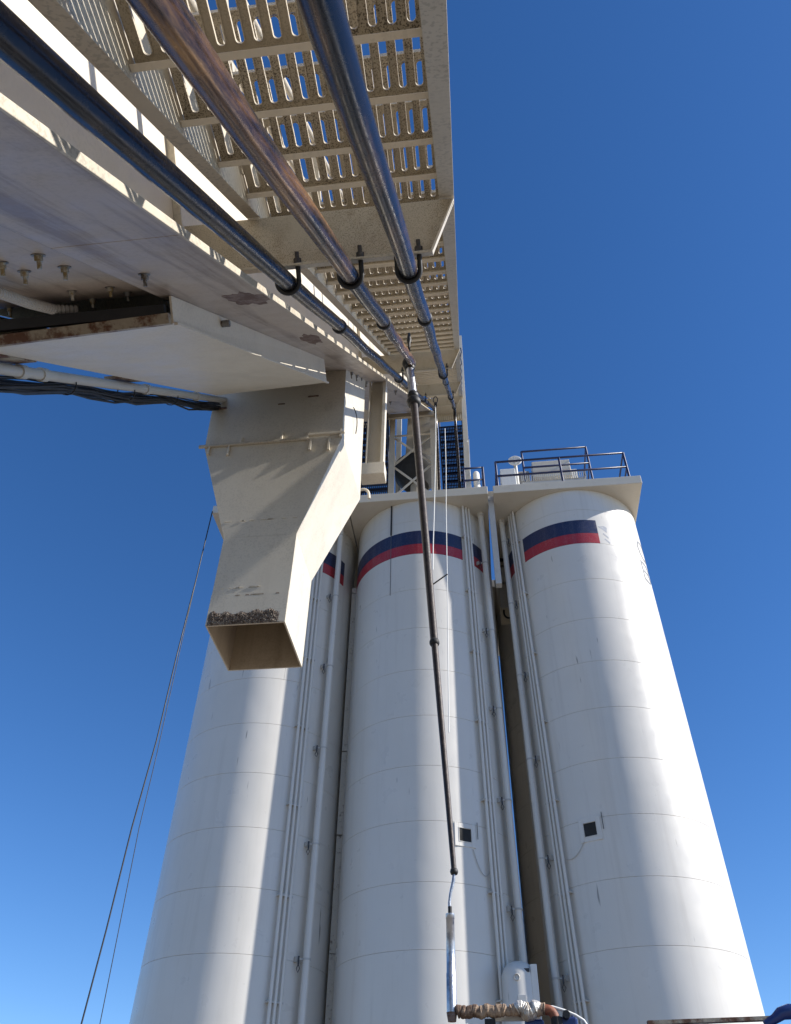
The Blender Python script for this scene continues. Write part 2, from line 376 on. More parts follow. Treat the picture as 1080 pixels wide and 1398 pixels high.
hatch_wire(silo_M, CMID, 32, 45, EYE+6.0, EYE+5.75, 0.35); hatch_wire(silo_R, CR, -32, -46, EYE+6.1, EYE+5.85, 0.12)
# short dark cable below the slab and a peeling vertical strip on the middle silo's left flank
MB().tube([cyl_pt(CMID, -22.8, RS+0.02, ZT-0.02), cyl_pt(CMID, -22.8, RS+0.02, EYE+14.72)], 0.022, 8).build('drain_hose', M['black'], silo_M)
MB().tube([cyl_pt(CMID, -22.8, RS+0.008, EYE+14.72), cyl_pt(CMID, -22.6, RS+0.006, EYE+12.6)], 0.008, 6).build('drip_line', M['grey_letter'], silo_M)
zz = 0.2; k = 0
while zz < EYE+14.1:
    z2 = min(zz+random.uniform(1.6, 2.6), EYE+14.1); aa = -82+random.uniform(-1.0, 1.0)
    MB().hexa([cyl_pt(CMID, aa+da, rr_, z) for z in (zz, z2-0.02) for da, rr_ in ((-2.2, RS-0.01), (2.2, RS-0.01), (2.2, RS+0.13), (-2.2, RS+0.13))]).build('edge_strip', M['strip'], silo_M); zz = z2
# right silo: three grey slashes beside the stripe, two painted outline letters near its edge
def cyl_patch(t, c, pts, mat, name, h=0.004):   # pts: (angle, z) polygon, laid on the shell
    b = MB(); out = [cyl_pt(c, a, RS+h, z) for a, z in pts]; inn = [cyl_pt(c, a, RS-0.02, z) for a, z in pts]; n_ = len(pts)
    b.add(inn+out, [tuple(range(n_, 2*n_))]+[(i, (i+1)%n_, (i+1)%n_+n_, i+n_) for i in range(n_)]); b.build(name, mat, t)
M['pale_mark'] = paint('pale_grey_mark', (0.42,0.43,0.46), 0.5, (0.5,0.5,0.5), 0.2, 0.2)
zb = EYE+14.5
cyl_patch(silo_R, CR, [(15.5, zb-0.02), (22, zb-0.20), (23, zb-0.02), (20.5, zb+0.03)], M['pale_mark'], 'grey_slash')
cyl_patch(silo_R, CR, [(18.5, zb-0.27), (22.5, zb-0.42), (22.8, zb-0.36), (19.1, zb-0.235)], M['pale_mark'], 'grey_slash')
cyl_patch(silo_R, CR, [(19, zb-0.46), (22.8, zb-0.60), (23.1, zb-0.54), (19.6, zb-0.43)], M['pale_mark'], 'grey_slash')
def outline_letter(poly, closed, z0, a0, wa, hz, name):
    pts = [(a0+wa*x, z0+hz*y) for x, y in poly]
    if closed: pts.append(pts[0])
    b = MB()
    for (a1, z1), (a2, z2) in zip(pts, pts[1:]):
        nseg = 4
        for i in range(nseg):
            u, v_ = i/nseg, (i+1)/nseg
            p = cyl_pt(CR, a1+(a2-a1)*u, RS+0.002, z1+(z2-z1)*u); q = cyl_pt(CR, a1+(a2-a1)*v_, RS+0.002, z1+(z2-z1)*v_)
            b.obox(p, q, 0.05, 0.012, up=(p-Vector((CR[0], CR[1], p.z))).normalized())
    b.build(name, M['grey_letter'], silo_R)
outline_letter([(1,0.72),(0.85,0.95),(0.45,1),(0.12,0.85),(0,0.5),(0.12,0.15),(0.45,0),(0.85,0.05),(1,0.28)], False, EYE+14.05, 57, 15, 0.62, 'painted_letter')
outline_letter([(0,0),(0,1),(0.6,1),(0.95,0.8),(0.75,0.52),(1,0.25),(0.6,0)], True, EYE+13.2, 55.5, 14, 0.62, 'painted_letter')
outline_letter([(0,0.5),(0.75,0.52)], False, EYE+13.2, 55.5, 14, 0.62, 'painted_letter')

FR = FC+4.45
REAR_R = 2.71
for cxx, lab in ((-5.6, 'rear silo standing behind the left silo, mostly hidden'), (-1.35, 'rear silo behind the middle silo, showing only in the gaps'), (REAR_R, 'shaded tan rear silo seen in the gap left of the right silo')):
    make_silo(cxx, FR, cxx-2.02, cxx+2.1, lab, 'rear row of silos')

# things in the gap between the middle and the right silo
gx = 0.70
MB().box(gx-0.10, gx+0.06, 16.80, 17.0, EYE+12.9, EYE+16.14).build('channel_post', M['galv'], bevel=0.004)
tag(bpy.data.objects['channel_post'], 'dull grey channel hanging in the gap between the middle and right roof slabs', 'channel')
jb = thing('junction_box', (0.92, 19.7, EYE+12.4), 'cream box stacked in the gap between middle and right silo, under a cable', 'junction box')
MB().box(0.72, 1.20, 19.4, 20.2, EYE+15.6, EYE+16.2).build('cabinet', M['cream'], jb, bevel=0.01)
MB().box(0.78, 1.02, 19.38, 19.40, EYE+15.75, EYE+16.0).build('vent', M['dark'], jb)
MB().box(0.74, 1.25, 19.35, 20.2, EYE+14.9, EYE+15.5).build('cabinet', M['galv'], jb, bevel=0.02)
MB().box(0.76, 1.25, 19.32, 20.2, EYE+13.9, EYE+14.8).build('cabinet', M['cream'], jb, bevel=0.03)
MB().tube(bez((0.85,19.3,EYE+13.8),(0.8,19.2,EYE+13.4),(1.1,19.2,EYE+13.3),(1.2,19.4,EYE+13.9)), 0.03, 8).build('cable', M['black'], jb)

# ================================================================ railings and roof equipment
def railing(name, path, zb_, zt_, label, mids=(0.5,), post_sp=1.6, r=0.036, mat='navy', group='navy roof railings'):
    t = thing(name, (path[0][0], path[0][1], zb_), label, 'railing', group)
    pts = [Vector((x, y, 0)) for x, y in path]
    for f in (1.0,)+tuple(mids):
        z = zb_+(zt_-zb_)*f
        MB().tube([p+Vector((0,0,z)) for p in pts], r, 10).build('top_rail' if f == 1.0 else 'mid_rail', M[mat], t)
    for p, q in zip(pts, pts[1:]):
        L = (q-p).length; n_ = max(1, round(L/post_sp))
        for i in range(n_):
            c = p+(q-p)*(i/n_); MB().tube([c+Vector((0,0,zb_)), c+Vector((0,0,zt_))], r, 10).build('post', M[mat], t)
    c = pts[-1]; MB().tube([c+Vector((0,0,zb_)), c+Vector((0,0,zt_))], r, 10).build('post', M[mat], t)
    return t
railing('roof_railing', [(0.92,18.0),(0.92,16.62),(4.72,16.62),(4.72,19.8)], ZS, EYE+17.38, 'long navy tube railing along the front edge of the right silo roof')
railing('roof_railing', [(0.52,18.2),(0.52,16.62),(-0.05,16.62)], ZS, EYE+17.2, 'short navy railing on the middle slab beside the stairs')
railing('roof_railing', [(-6.0,16.62),(-7.45,16.62),(-7.45,19.5)], ZS, EYE+17.3, 'navy railing corner on the left slab beside the chute')
eq = thing('dust_collector', (3.0, 19.0, ZS), 'cream roof machine with white fan behind the right roof railing', 'dust collector')
p0 = at_y(726, 634, 18.6); p1 = at_y(781, 648, 18.6)
MB().box(p0.x, p1.x, 18.6, 19.6, p1.z, p0.z+0.12).build('casing', M['cream_clean'], eq, bevel=0.02)
MB().box(at_y(712,650,18.3).x, at_y(800,650,18.3).x, 18.3, 19.7, at_y(750,658,18.3).z-0.1, at_y(750,655,18.3).z).build('platform', M['galv'], eq)
for i in range(34):
    x = at_y(712,650,18.28).x+i*(at_y(800,650,18.28).x-at_y(712,650,18.28).x)/33
    z = at_y(750,655,18.28).z; MB().box(x-0.012, x+0.012, 18.26, 18.297, z, z+0.26).build('louvre', M['galv'], eq)
for dx in (2.0, 3.2, 4.1):
    MB().box(dx-0.05, dx+0.05, 18.5, 18.6, ZS, at_y(750,658,18.3).z-0.1).build('leg', M['galv'], eq)
fc = at_y(703, 629, 18.2)
for rr_ in (0.20, 0.15, 0.07):
    MB().tube([fc+Vector((cos(2*pi*i/24)*rr_, 0, sin(2*pi*i/24)*rr_)) for i in range(25)], 0.025, 6, False).build('fan_ring', M['white'], eq)
for i in range(8):
    a = 2*pi*i/8; MB().obox(fc, fc+Vector((cos(a)*0.2, 0, sin(a)*0.2)), 0.02, 0.05, up=(0,1,0)).build('fan_spoke', M['white'], eq)
MB().cyl(Vector((fc.x, fc.y+0.08, ZS)), Vector((fc.x, fc.y+0.08, fc.z)), 0.06).build('fan_stand', M['galv'], eq)
MB().box(at_y(684,655,18).x, at_y(705,655,18).x, 18, 18.6, ZS, at_y(690,640,18).z).build('motor_box', M['white'], eq, bevel=0.02)
MB().box(p0.x-0.55, p0.x-0.08, 18.9, 19.6, ZS, p0.z+0.02).build('fan_housing', M['cream'], eq, bevel=0.04)
MB().cyl((p0.x-0.3,18.7,ZS+1.1),(p1.x-0.2,18.55,ZS+1.25),0.14,seg=20).build('duct', M['cream_clean'], eq)
MB().box(p0.x-0.3, p0.x+0.5, 18.45, 18.9, ZS, ZS+0.9).build('drive_box', M['cream_beam'], eq, bevel=0.03)
MB().box(p1.x-0.5, p1.x+0.25, 18.9, 19.6, ZS+1.0, p0.z-0.05).build('filter_box', M['white'], eq, bevel=0.03)
railing('platform_railing', [(at_y(712,619,18.4).x, 18.4), (at_y(799,609,18.4).x, 18.4), (at_y(799,609,18.4).x+0.05, 19.8)], at_y(750,656,18.3).z, at_y(750,614,18.4).z, 'upper navy railing around the cream roof machine', post_sp=3.0)
vp = thing('roof_vent', (at_y(650,660,17.2).x, 17.2, ZS), 'short white vent stack with rounded cap on the middle slab by the stairs', 'vent')
q = at_y(650, 646, 17.2)
MB().tube([(q.x,17.2,ZS),(q.x,17.2,q.z-0.05),(q.x,17.2,q.z+0.02),(q.x,17.2,q.z+0.07)], [0.10,0.10,0.075,0.01], 16).build('stack', M['white'], vp)
MB().cyl((q.x,17.2,ZS+0.3),(q.x,17.2,ZS+0.36),0.125,seg=16).build('collar', M['galv'], vp)
bm_ = MB().box(-0.1, 1.6, 17.9, 18.15, ZS+0.9, ZS+1.25).build('roof_beam', M['cream_beam'], bevel=0.01)
MB().box(0.0, 0.12, 17.95, 18.1, ZS, ZS+0.9).build('beam_leg', M['cream_beam'], None)
lg = bpy.data.objects['beam_leg']; lg.parent = bm_; lg.location = lg.location-bm_.location
tag(bm_, 'rust-stained cream beam on the slab behind the short railing', 'beam')

# ================================================================ boom
S0, S1 = -4.0, 28.4
boom = thing('conveyor_boom', bp(S1, -1.9, 0.9), 'cream steel box boom rising steeply from overhead to the tower on the silos', 'conveyor boom')
A_E, A_W, A_L, B0 = -1.04, -1.40, -2.66, 0.85
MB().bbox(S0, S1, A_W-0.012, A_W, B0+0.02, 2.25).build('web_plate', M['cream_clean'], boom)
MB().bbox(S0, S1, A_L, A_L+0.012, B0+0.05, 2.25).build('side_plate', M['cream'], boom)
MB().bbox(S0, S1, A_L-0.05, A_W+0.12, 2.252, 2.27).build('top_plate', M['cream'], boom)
# bottom flange in lengths with a butt joint every so often, and its turned-up lip
js = [S0, -0.6, 3.05, 6.9, 9.9, 13.4, 17.0, 20.7, 24.4, S1]
for s0, s1 in zip(js, js[1:]):
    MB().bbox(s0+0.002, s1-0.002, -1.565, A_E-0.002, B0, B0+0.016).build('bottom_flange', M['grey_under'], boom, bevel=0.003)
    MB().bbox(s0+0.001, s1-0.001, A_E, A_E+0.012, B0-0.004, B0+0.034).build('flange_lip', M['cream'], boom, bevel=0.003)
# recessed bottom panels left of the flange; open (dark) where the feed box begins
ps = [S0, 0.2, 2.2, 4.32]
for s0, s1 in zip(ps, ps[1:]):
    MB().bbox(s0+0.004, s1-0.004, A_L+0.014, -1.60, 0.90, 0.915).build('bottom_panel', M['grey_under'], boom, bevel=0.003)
MB().bbox(S0, 4.3, -1.60, -1.572, 0.870, 0.898).build('step_shadow_strip', M['dark'], boom)  # dark strip paints the shadow line along the flange step
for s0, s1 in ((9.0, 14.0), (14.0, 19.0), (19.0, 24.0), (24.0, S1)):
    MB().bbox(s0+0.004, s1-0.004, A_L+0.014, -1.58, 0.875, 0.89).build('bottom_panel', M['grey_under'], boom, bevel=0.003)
# rust patches: thin spalled plates under the flange
for px, py, ds, da in ((338, 408, 0.5, 0.20), (425, 463, 0.75, 0.14)):
    s, a, _ = on_b(px, py, B0); rp = random.Random(int(px)); poly = []
    for k in range(44):
        t_ = 2*pi*k/44; q_ = 0.8+0.14*sin(2*t_+px)+0.10*sin(5*t_+py)+0.06*sin(11*t_)+rp.uniform(-.03,.03); poly.append(bp(s+ds*0.55*cos(t_)*q_, a+da*0.6*sin(t_)*q_, B0-0.0012))
    MB().prism(poly, bp(0,0,0.006)-bp(0,0,0)).build('rust_scab', M['rust_patch'], boom)
# stiffeners inside web: seen beside the cross beams
for s in (4.05, 11.3, 18.4, 25.6): MB().bbox(s-0.01, s+0.002, A_W+0.001, -1.36, B0+0.09, 2.2).build('web_stiffener', M['cream'], boom)
# feed box below the boom (skewed sides), with a rusty crossbar at its open mouth
hp = [bp(4.14,-1.49,0.705), bp(7.80,-1.31,0.610), bp(8.15,-2.56,0.600), bp(4.16,-2.60,0.66),
      bp(4.14,-1.49,0.848), bp(7.88,-1.33,0.848), bp(8.15,-2.56,0.87), bp(4.16,-2.60,0.87)]
fb = MB(); fb.add(hp, [(3,2,1,0)]); fbo = fb.build('feed_box_floor', M['cream_clean'], boom)
sd = fbo.modifiers.new('solid', 'SOLIDIFY'); sd.thickness = 0.012; sd.offset = -1
for nm, idx in (('feed_box_side', (0,1,5,4)), ('feed_box_side', (1,2,6,5)), ('feed_box_side', (2,3,7,6))):
    b = MB(); b.add([hp[i] for i in idx], [(0,1,2,3)]); o_ = b.build(nm, M['cream_clean'], boom)
    sd = o_.modifiers.new('solid', 'SOLIDIFY'); sd.thickness = 0.012; sd.offset = -1
e0, e1 = bp(4.14,-1.478,0.70), bp(7.80,-1.298,0.605)
MB().obox(e0, e1, 0.02, 0.014).build('feed_box_edge', M['cream_clean'], boom)
MB().obox(bp(4.12,-1.50,0.725), bp(4.14,-2.62,0.690), 0.05, 0.055, up=bp(0,0,1)-bp(0,0,0)).build('feed_box_crossbar', M['rust_bar'], boom)
MB().bbox(4.10, 4.16, -2.6, -1.52, 0.745, 0.80).build('sealing_lip', M['black'], boom)
MB().bbox(5.9, 5.92, -2.6, -1.45, 0.72, 0.9).build('inner_dark_sheet', M['dark'], boom)  # dark sheet across the feed box, behind its open mouth
# bolts
def bolt(px, py, b, mat, size=1.0):
    s, a, _ = on_b(px, py, b); dn = (bp(0,0,0)-bp(0,0,1)); o_ = bp(s, a, b+0.002)
    w = MB().cyl(o_, o_+dn*0.006*size, 0.030*size, seg=16).build('washer', M['steel_bolt'], boom)
    MB().cyl(o_+dn*0.006*size, o_+dn*0.030*size, 0.020*size, seg=6).build('bolt_head', M[mat], boom)
    MB().cyl(o_+dn*0.030*size, o_+dn*0.062*size, 0.010*size, seg=10).build('bolt_thread', M[mat], boom)
for px, py in ((52,348),(33,370),(88,364),(2,358)): bolt(px, py, 0.90, 'brass')
for px, py in ((98,397),(126,408),(150,392),(13,420)): bolt(px, py, 0.90, 'brass', 0.85)
bolt(197, 374, B0, 'steel_bolt', 0.95); bolt(174,399,0.90,'steel_bolt',0.8)
for px, py in ((479,508),(486,512),(492,516),(499,521),(414,487)): bolt(px, py, B0, 'steel_bolt', 1.3)
for px, py in ((540,533),(533,548)): bolt(px, py, B0, 'steel_bolt', 1.3)
b_ = bp(4.9,-1.455,0.80); MB().cyl(b_, b_+Vector((0.05,0,0)), 0.022, seg=8).build('bolt_head', M['steel_bolt'], boom)
# flexible grey conduit under the boom
fx = [on_b(x, y, 0.83) for x, y in ((-30,392),(0,400),(40,414),(75,423),(108,424))]
fw_ = [bp(*q) for q in fx]; fp = []
for p, q in zip(fw_, fw_[1:]):
    n_ = max(2, int((q-p).length/0.007)); fp += [p+(q-p)*(j/n_) for j in range(n_)]
MB().tube(fp, [(0.0285, 0.0285, 0.021)[i % 3] for i in range(len(fp))], 14, smooth=False).build('flexible_conduit', M['ringed'], boom)

# ================================================================ inclined stair along the boom
walk = thing('inclined_stair', bp(24.0, -0.5, 1.2), 'cream perforated stair with rust-pitted treads running up beside the boom', 'stair')
BW, AL, AR = 1.244, -1.03, 0.03
def tread_mesh():
    # horizontal slotted tread, origin at its near edge centre; local X across, Y depth, Z up
    w0, w1, dep = AL+0.045+0.5, AR-0.045+0.5, 0.345
    ns = 15; pitch = (w1-w0-0.05)/ns; sw = pitch*0.46; y0, y1 = 0.05, 0.305; th = 0.004; rim = 0.011
    mb = MB(); x = w0; arc = 5
    def quad2(x0, x1, ya, yb):
        mb.box(x0, x1, ya, yb, 0.0, th)
    mb.box(w0, w1, 0.0, y0-sw/2-0.002, 0.0, th); mb.box(w0, w1, y1+sw/2+0.002, dep, 0.0, th)
    mb.box(w0, w0+0.025, y0-sw/2-0.002, y1+sw/2+0.002, 0, th); mb.box(w1-0.025, w1, y0-sw/2-0.002, y1+sw/2+0.002, 0, th)
    ya, yb = y0-sw/2-0.002, y1+sw/2+0.002
    for i in range(ns):
        cx_ = w0+0.025+pitch*(i+0.5); l, r = cx_-pitch/2, cx_+pitch/2
        left = [(cx_-sw/2*cos(t), y1+sw/2*sin(t)) for t in [pi/2*(1-k/arc) for k in range(arc+1)]]+[(cx_-sw/2*cos(t), y0-sw/2*sin(t)) for t in [pi/2*k/arc for k in range(arc+1)]]
        for sgn in (1, -1):
            inner = left if sgn == 1 else [(2*cx_-px, py) for px, py in left]
            ox = l if sgn == 1 else r
            n_ = len(inner); vs = []
            for px, py in inner:
                oy = yb if py == inner[0][1] else (ya if py == inner[-1][1] else py)
                vs += [(px, py, 0), (ox, oy, 0), (px, py, th), (ox, oy, th), (px, py, -rim), (px+ (0.0035*(-1 if sgn == 1 else 1)), py, -rim), (px+(0.0035*(-1 if sgn == 1 else 1)), py, 0)]
            fs = []
            for k in range(n_-1):
                a, b = k*7, (k+1)*7
                fs += [(a, a+1, b+1, b), (a+2, b+2, b+3, a+3), (a+2, a+4, b+4, b+2), (a+4, a+5, b+5, b+4), (a+5, a+6, b+6, b+5)]
            mb.add(vs, fs)
            mb.add([(inner[0][0], inner[0][1], 0), (cx_, yb, 0), (ox, yb, 0)], [(0,1,2)])
    # turned-down lips at both edges
    mb.box(w0, w1, -0.004, 0.0, -0.03, th); 
    return mb.mesh('tread', M['cream_speck'])
TM = tread_mesh()
lb_ = MB(); lb_.box(AL+0.545, AR+0.455, 0.345, 0.349, -0.056, 0.004); lb_.box(AL+0.545, AR+0.455, 0.325, 0.349, -0.060, -0.056)
LM = lb_.mesh('nosing_lip', M['cream_clean'])
PITCH = 0.459
i = 0; s = 2.586-PITCH*11
beams_s = [4.19-7.3, 4.19, 11.45, 18.6, 25.7]
treads = 0
while s < 26.4:
    p = bp(s, -0.5, BW)+Vector((0, -0.349, 0.058)); o = place('tread', TM, walk, p-Vector(walk.location)); treads += 1
    place('nosing_lip', LM, o, (0, 0, 0))
    s += PITCH
for a0, a1 in ((AL+0.026, AL+0.042), (AR-0.012, AR+0.004)):
    for s0, s1 in zip([S0]+beams_s[1:], beams_s[1:]+[26.6]):
        MB().bbox(s0+0.004, s1-0.004, a0, a1, BW-0.02, BW+(0.30 if a0 < -0.5 else 0.100)).build('stringer', M['cream'], walk, bevel=0.004)
        fl = (AL-0.025, AL+0.045) if a0 < -0.5 else (AR-0.07, AR+0.008)
        MB().bbox(s0+0.006, s1-0.006, fl[0], fl[1], BW-0.03, BW-0.021).build('stringer_flange', M['cream'], walk, bevel=0.002)
for s in beams_s[1:]:
    b = MB()
    poly = [(A_W+0.002, 0.957), (-0.09, 0.957), (0.035, 1.20), (0.035, 1.27), (A_W+0.002, 1.27)]
    b.prism([bp(s, a, bb) for a, bb in poly[:2]+[(0.035, 1.19), (0.035, 1.21), (A_W+0.002, 1.21)]], bp(0.010,0,0)-bp(0,0,0))
    b.build('cross_beam_web', M['cream_beam'], walk, bevel=0.002)
    MB().bbox(s-0.035, s+0.06, A_W+0.002, -0.09, 0.944, 0.956).build('cross_beam_flange', M['cream'], walk, bevel=0.002)
    MB().hexa([bp(s+x, a, bb) for x, a, bb in ((-.03,-.092,.944),(.055,-.092,.944),(.055,.036,1.2),(-.03,.036,1.2),(-.03,-.1,.956),(.055,-.1,.956),(.055,.028,1.2),(-.03,.028,1.2))]).build('cross_beam_flange', M['cream_clean'], walk)
    MB().obox(bp(s+0.02,-1.2,0.99), bp(s+1.0,-1.05,1.17), 0.04, 0.006).build('brace', M['cream'], walk)
# handrails of the stair
for a in (AR-0.03, AL+0.03):
    for h in (0.62, 0.72+0.40):
        MB().tube([bp(S0, a, BW+h), bp(26.5, a, BW+h)], 0.022, 8).build('hand_rail', M['cream'], walk)
    s = S0+0.7
    while s < 26.5:
        MB().obox(bp(s, a, BW+0.1), bp(s, a, BW+1.12), 0.04, 0.04).build('rail_post', M['cream'], walk); s += 2.4
# thin cable tied along the outside of the stair
MB().tube([bp(11.5+i*0.5, 0.05+0.012*sin(i*1.7), BW-0.02+0.01*sin(i*2.3)) for i in range(30)], 0.009, 6).build('edge_cable', M['navy'], walk)

# ================================================================ the three pipes
PB = 0.87; PR = 0.0455
def u_bolt(t, a, s):
    b = MB(); pts = []
    for i in range(15):
        th = pi*i/14; pts.append(bp(s, a-(PR+0.014)*cos(th), PB-(PR+0.014)*sin(th)))
    pts = [bp(s, a-PR-0.014, 0.945)]+pts+[bp(s, a+PR+0.014, 0.98)]
    b.tube(pts, 0.013, 10); b.build('u_bolt', M['black'], t)
    sd = MB(); sd.tube([bp(s-0.02, a+c_*(PR+0.004), PB+s_*(PR+0.004)) for c_, s_ in [(cos(2*pi*k/24), sin(2*pi*k/24)) for k in range(25)]], 0.004, 6, False); 
    n_ = MB(); n_.cyl(bp(s, a+PR+0.014, 0.957), bp(s, a+PR+0.014, 0.985), 0.021, seg=6); n_.cyl(bp(s, a+PR+0.014, 0.985), bp(s, a+PR+0.014, 1.02), 0.011, seg=8)
    n_.build('u_bolt_nut', M['chain'], t)
def coupling(t, a, s, r=0.056, L=0.05):
    MB().tube([bp(s-L/2, a, PB), bp(s-L/2+0.006, a, PB), bp(s+L/2-0.006, a, PB), bp(s+L/2, a, PB)], [r-0.006, r, r, r-0.006], 20).build('coupling_ring', M['black'], t)
def steel_pipe(a, s_end, mat, label, drop):
    t = thing('steel_pipe', bp(s_end, a, PB), label, 'pipe', 'pipes slung under the boom')
    cuts = [S0, 5.93, 13.2, 20.4, s_end]; cuts = [c for c in cuts if c < s_end]+[s_end]
    for s0, s1 in zip(cuts, cuts[1:]):
        n_ = 24; pts = [bp(s0+(s1-s0)*i/n_, a+0.004*sin(s0+i), PB+0.004*cos(i*0.7+s0)) for i in range(n_+1)]
        MB().tube(pts, PR, 20).build('pipe_length', M[mat], t)
        if s1 < s_end: coupling(t, a, s1)
    for s in beams_s[1:]:
        if s < s_end: u_bolt(t, a, s)
    if drop:
        e = bp(s_end, a, PB); d_ = bp(1,0,0)-bp(0,0,0)
        pts = bez(e, e+d_*0.5, e+Vector((0,0.5,0.1)), e+Vector((0,0.55,-0.5)), 10)+[e+Vector((0.02,0.55,-1.6)), Vector((e.x+0.03, e.y+0.6, ZS))]
        MB().tube(pts, PR, 14).build('drop_bend', M['pipe_a'], t)
    return t
steel_pipe(-0.865, 26.2, 'pipe_a', 'leftmost of the three dark pipes, nearest the boom box', True)
pm = steel_pipe(-0.530, 9.15, 'pipe_b', 'middle dark pipe with brown and gold heat tint, ending at a black knuckle', False)
steel_pipe(-0.222, 26.2, 'pipe_c', 'rightmost of the three dark pipes, under the stair edge', True)

# ================================================================ chute
F0 = 5.48
ch = thing('discharge_chute', (-2.0, 5.85, EYE+3.93), 'large cream sheet-metal chute hanging below the boom, open at the bottom', 'chute')
def z_under(F, b=0.86): s = (F+b*SE)/CE; return s*SE+b*CE+EYE
T = 0.012
def ring_section(name, top, bot, mat, mat_in, overlap=True):
    # top / bot: four corners front-left, front-right, back-right, back-left
    nm = ('front_panel', 'right_panel', 'back_panel', 'left_panel')
    cen_t = sum(map(Vector, top), Vector())/4; cen_b = sum(map(Vector, bot), Vector())/4
    for i in range(4):
        j = (i+1) % 4; a, b, c, d = Vector(top[i]), Vector(top[j]), Vector(bot[j]), Vector(bot[i])
        if i in (1, 3):
            for v_, o_ in ((a, b), (b, a), (c, d), (d, c)): v_.y += (T+0.0015)*(1 if v_.y < o_.y else -1)
        nrm = (b-a).cross(d-a).normalized()
        if nrm.dot((a+c)/2-(cen_t+cen_b)/2) < 0: nrm = -nrm
        mb = MB(); mb.hexa([d-nrm*T, c-nrm*T, b-nrm*T, a-nrm*T, d, c, b, a])
        mb.build(name+'_'+nm[i], mat, ch)
        li = MB(); li.hexa([d-nrm*(T+0.004), c-nrm*(T+0.004), b-nrm*(T+0.004), a-nrm*(T+0.004), d-nrm*(T+0.001), c-nrm*(T+0.001), b-nrm*(T+0.001), a-nrm*(T+0.001)])
        li.build(name+'_liner', mat_in, ch)
FBU, FBL = 6.70, 6.22
zt = lambda F: z_under(F, 0.872)
zk = EYE+6.29
ring_section('upper_box', [(-2.86,F0,zt(F0)),(-1.31,F0,zt(F0)),(-1.31,FBU,zt(FBU)),(-2.86,FBU,zt(FBU))],
             [(-2.80,F0,zk),(-1.285,F0,zk),(-1.285,FBU,zk+0.25),(-2.80,FBU,zk+0.25)], M['chute'], M['chute_in'])
zh = EYE+4.95
ring_section('hopper', [(-2.80,F0-0.001,zk-0.002),(-1.285,F0-0.001,zk-0.002),(-1.285,FBU,zk+0.248),(-2.80,FBU,zk+0.248)],
             [(-2.363,F0-0.001,zh),(-1.647,F0-0.001,zh),(-1.647,FBL,zh),(-2.363,FBL,zh)], M['chute'], M['chute_in'])
zbm = EYE+3.93
ring_section('spout', [(-2.363,F0-0.002,zh-0.002),(-1.647,F0-0.002,zh-0.002),(-1.647,FBL,zh-0.002),(-2.363,FBL,zh-0.002)],
             [(-2.36,F0-0.002,zbm),(-1.648,F0-0.002,zbm),(-1.648,FBL,zbm),(-2.36,FBL,zbm)], M['chute'], M['chute_in'])
# seams, clip bar and brackets on the front
MB().box(-2.86, -1.66, F0-0.03, F0-0.004, zk-0.012, zk+0.022).build('clip_bar', M['cream'], ch, bevel=0.003)
MB().box(-1.66, -1.26, F0-0.03, F0-0.004, zk+0.05, zk+0.075).build('clip_bar', M['cream_clean'], ch, bevel=0.003)
for a, hh in ((-2.74, -0.13), (-2.52, -0.16), (-2.4, 0.12), (-1.95, 0.16), (-1.62, -0.18), (-1.42, -0.2), (-1.66, 0.12), (-1.30, 0.12)):
    z0_, z1_ = sorted((zk, zk+hh)); MB().hexa([(a-.012,F0-.03,z0_),(a+.012,F0-.03,z0_),(a+.012,F0-.003,z0_),(a-.012,F0-.003,z0_),(a-.008,F0-.02,z1_),(a+.008,F0-.02,z1_),(a+.008,F0-.003,z1_),(a-.008,F0-.003,z1_)]).build('clip', M['cream_clean'], ch)
rr = random.Random(3)
def weld(x0, x1, z, zr, n_, mat='cream_clean'):
    for i in range(n_):
        x = x0+(x1-x0)*rr.random(); L = rr.uniform(0.015, 0.07)
        MB().hexa([(x,F0-.0065,z+zr),(x+L,F0-.0065,z+zr),(x+L,F0-.003,z+zr),(x,F0-.003,z+zr),(x+.005,F0-.006,z+zr+.012),(x+L-.005,F0-.006,z+zr+.012),(x+L-.005,F0-.003,z+zr+.012),(x+.005,F0-.003,z+zr+.012)]).build('weld_bead', M[mat], ch)
weld(-2.40, -1.70, EYE+5.16, 0.0, 11); weld(-2.35, -1.9, EYE+4.33, 0.0, 9); weld(-2.35, -1.75, EYE+4.24, 0.0, 6, 'rust_bar')
MB().box(-2.362, -1.65, F0-0.0055, F0-0.0025, EYE+3.935, EYE+4.27).build('wear_plate', M['chute'], ch)
MB().box(-2.75, -2.66, F0-0.02, F0-0.003, EYE+6.93, EYE+6.95).build('rust_nick', M['rust_patch'], ch)
MB().box(-1.72, -1.60, F0-0.012, F0-0.003, EYE+7.02, EYE+7.035).build('rust_nick', M['rust_patch'], ch)
MB().box(-2.06, -1.98, F0-0.012, F0-0.003, EYE+6.93, EYE+6.94).build('rust_nick', M['rust_patch'], ch)
# dried concrete crust above the spout's mouth
cb = MB(); nx, nz = 120, 26; vs = []; rc = random.Random(11)
for j in range(nz):
    for i in range(nx):
        u, v = i/(nx-1), j/(nz-1)
        edge = min(1, (1-v)*5*(0.75+0.5*abs(sin(u*17)*sin(u*7+1))))*min(1, v*8+0.15)*min(1, u*14)*min(1, (1-u)*10)
        top = 0.125+0.012*sin(u*31)+0.012*sin(u*9+1)+0.02*rc.random()*v
        vs.append((-2.358+u*0.66, F0-0.004-edge*(0.004+0.012*rc.random()), zbm-0.004+v*top+0.006*rc.random()))
cb.add(vs, [(j*nx+i, j*nx+i+1, (j+1)*nx+i+1, (j+1)*nx+i) for j in range(nz-1) for i in range(nx-1)])
cb.build('concrete_crust', M['crust'], ch)
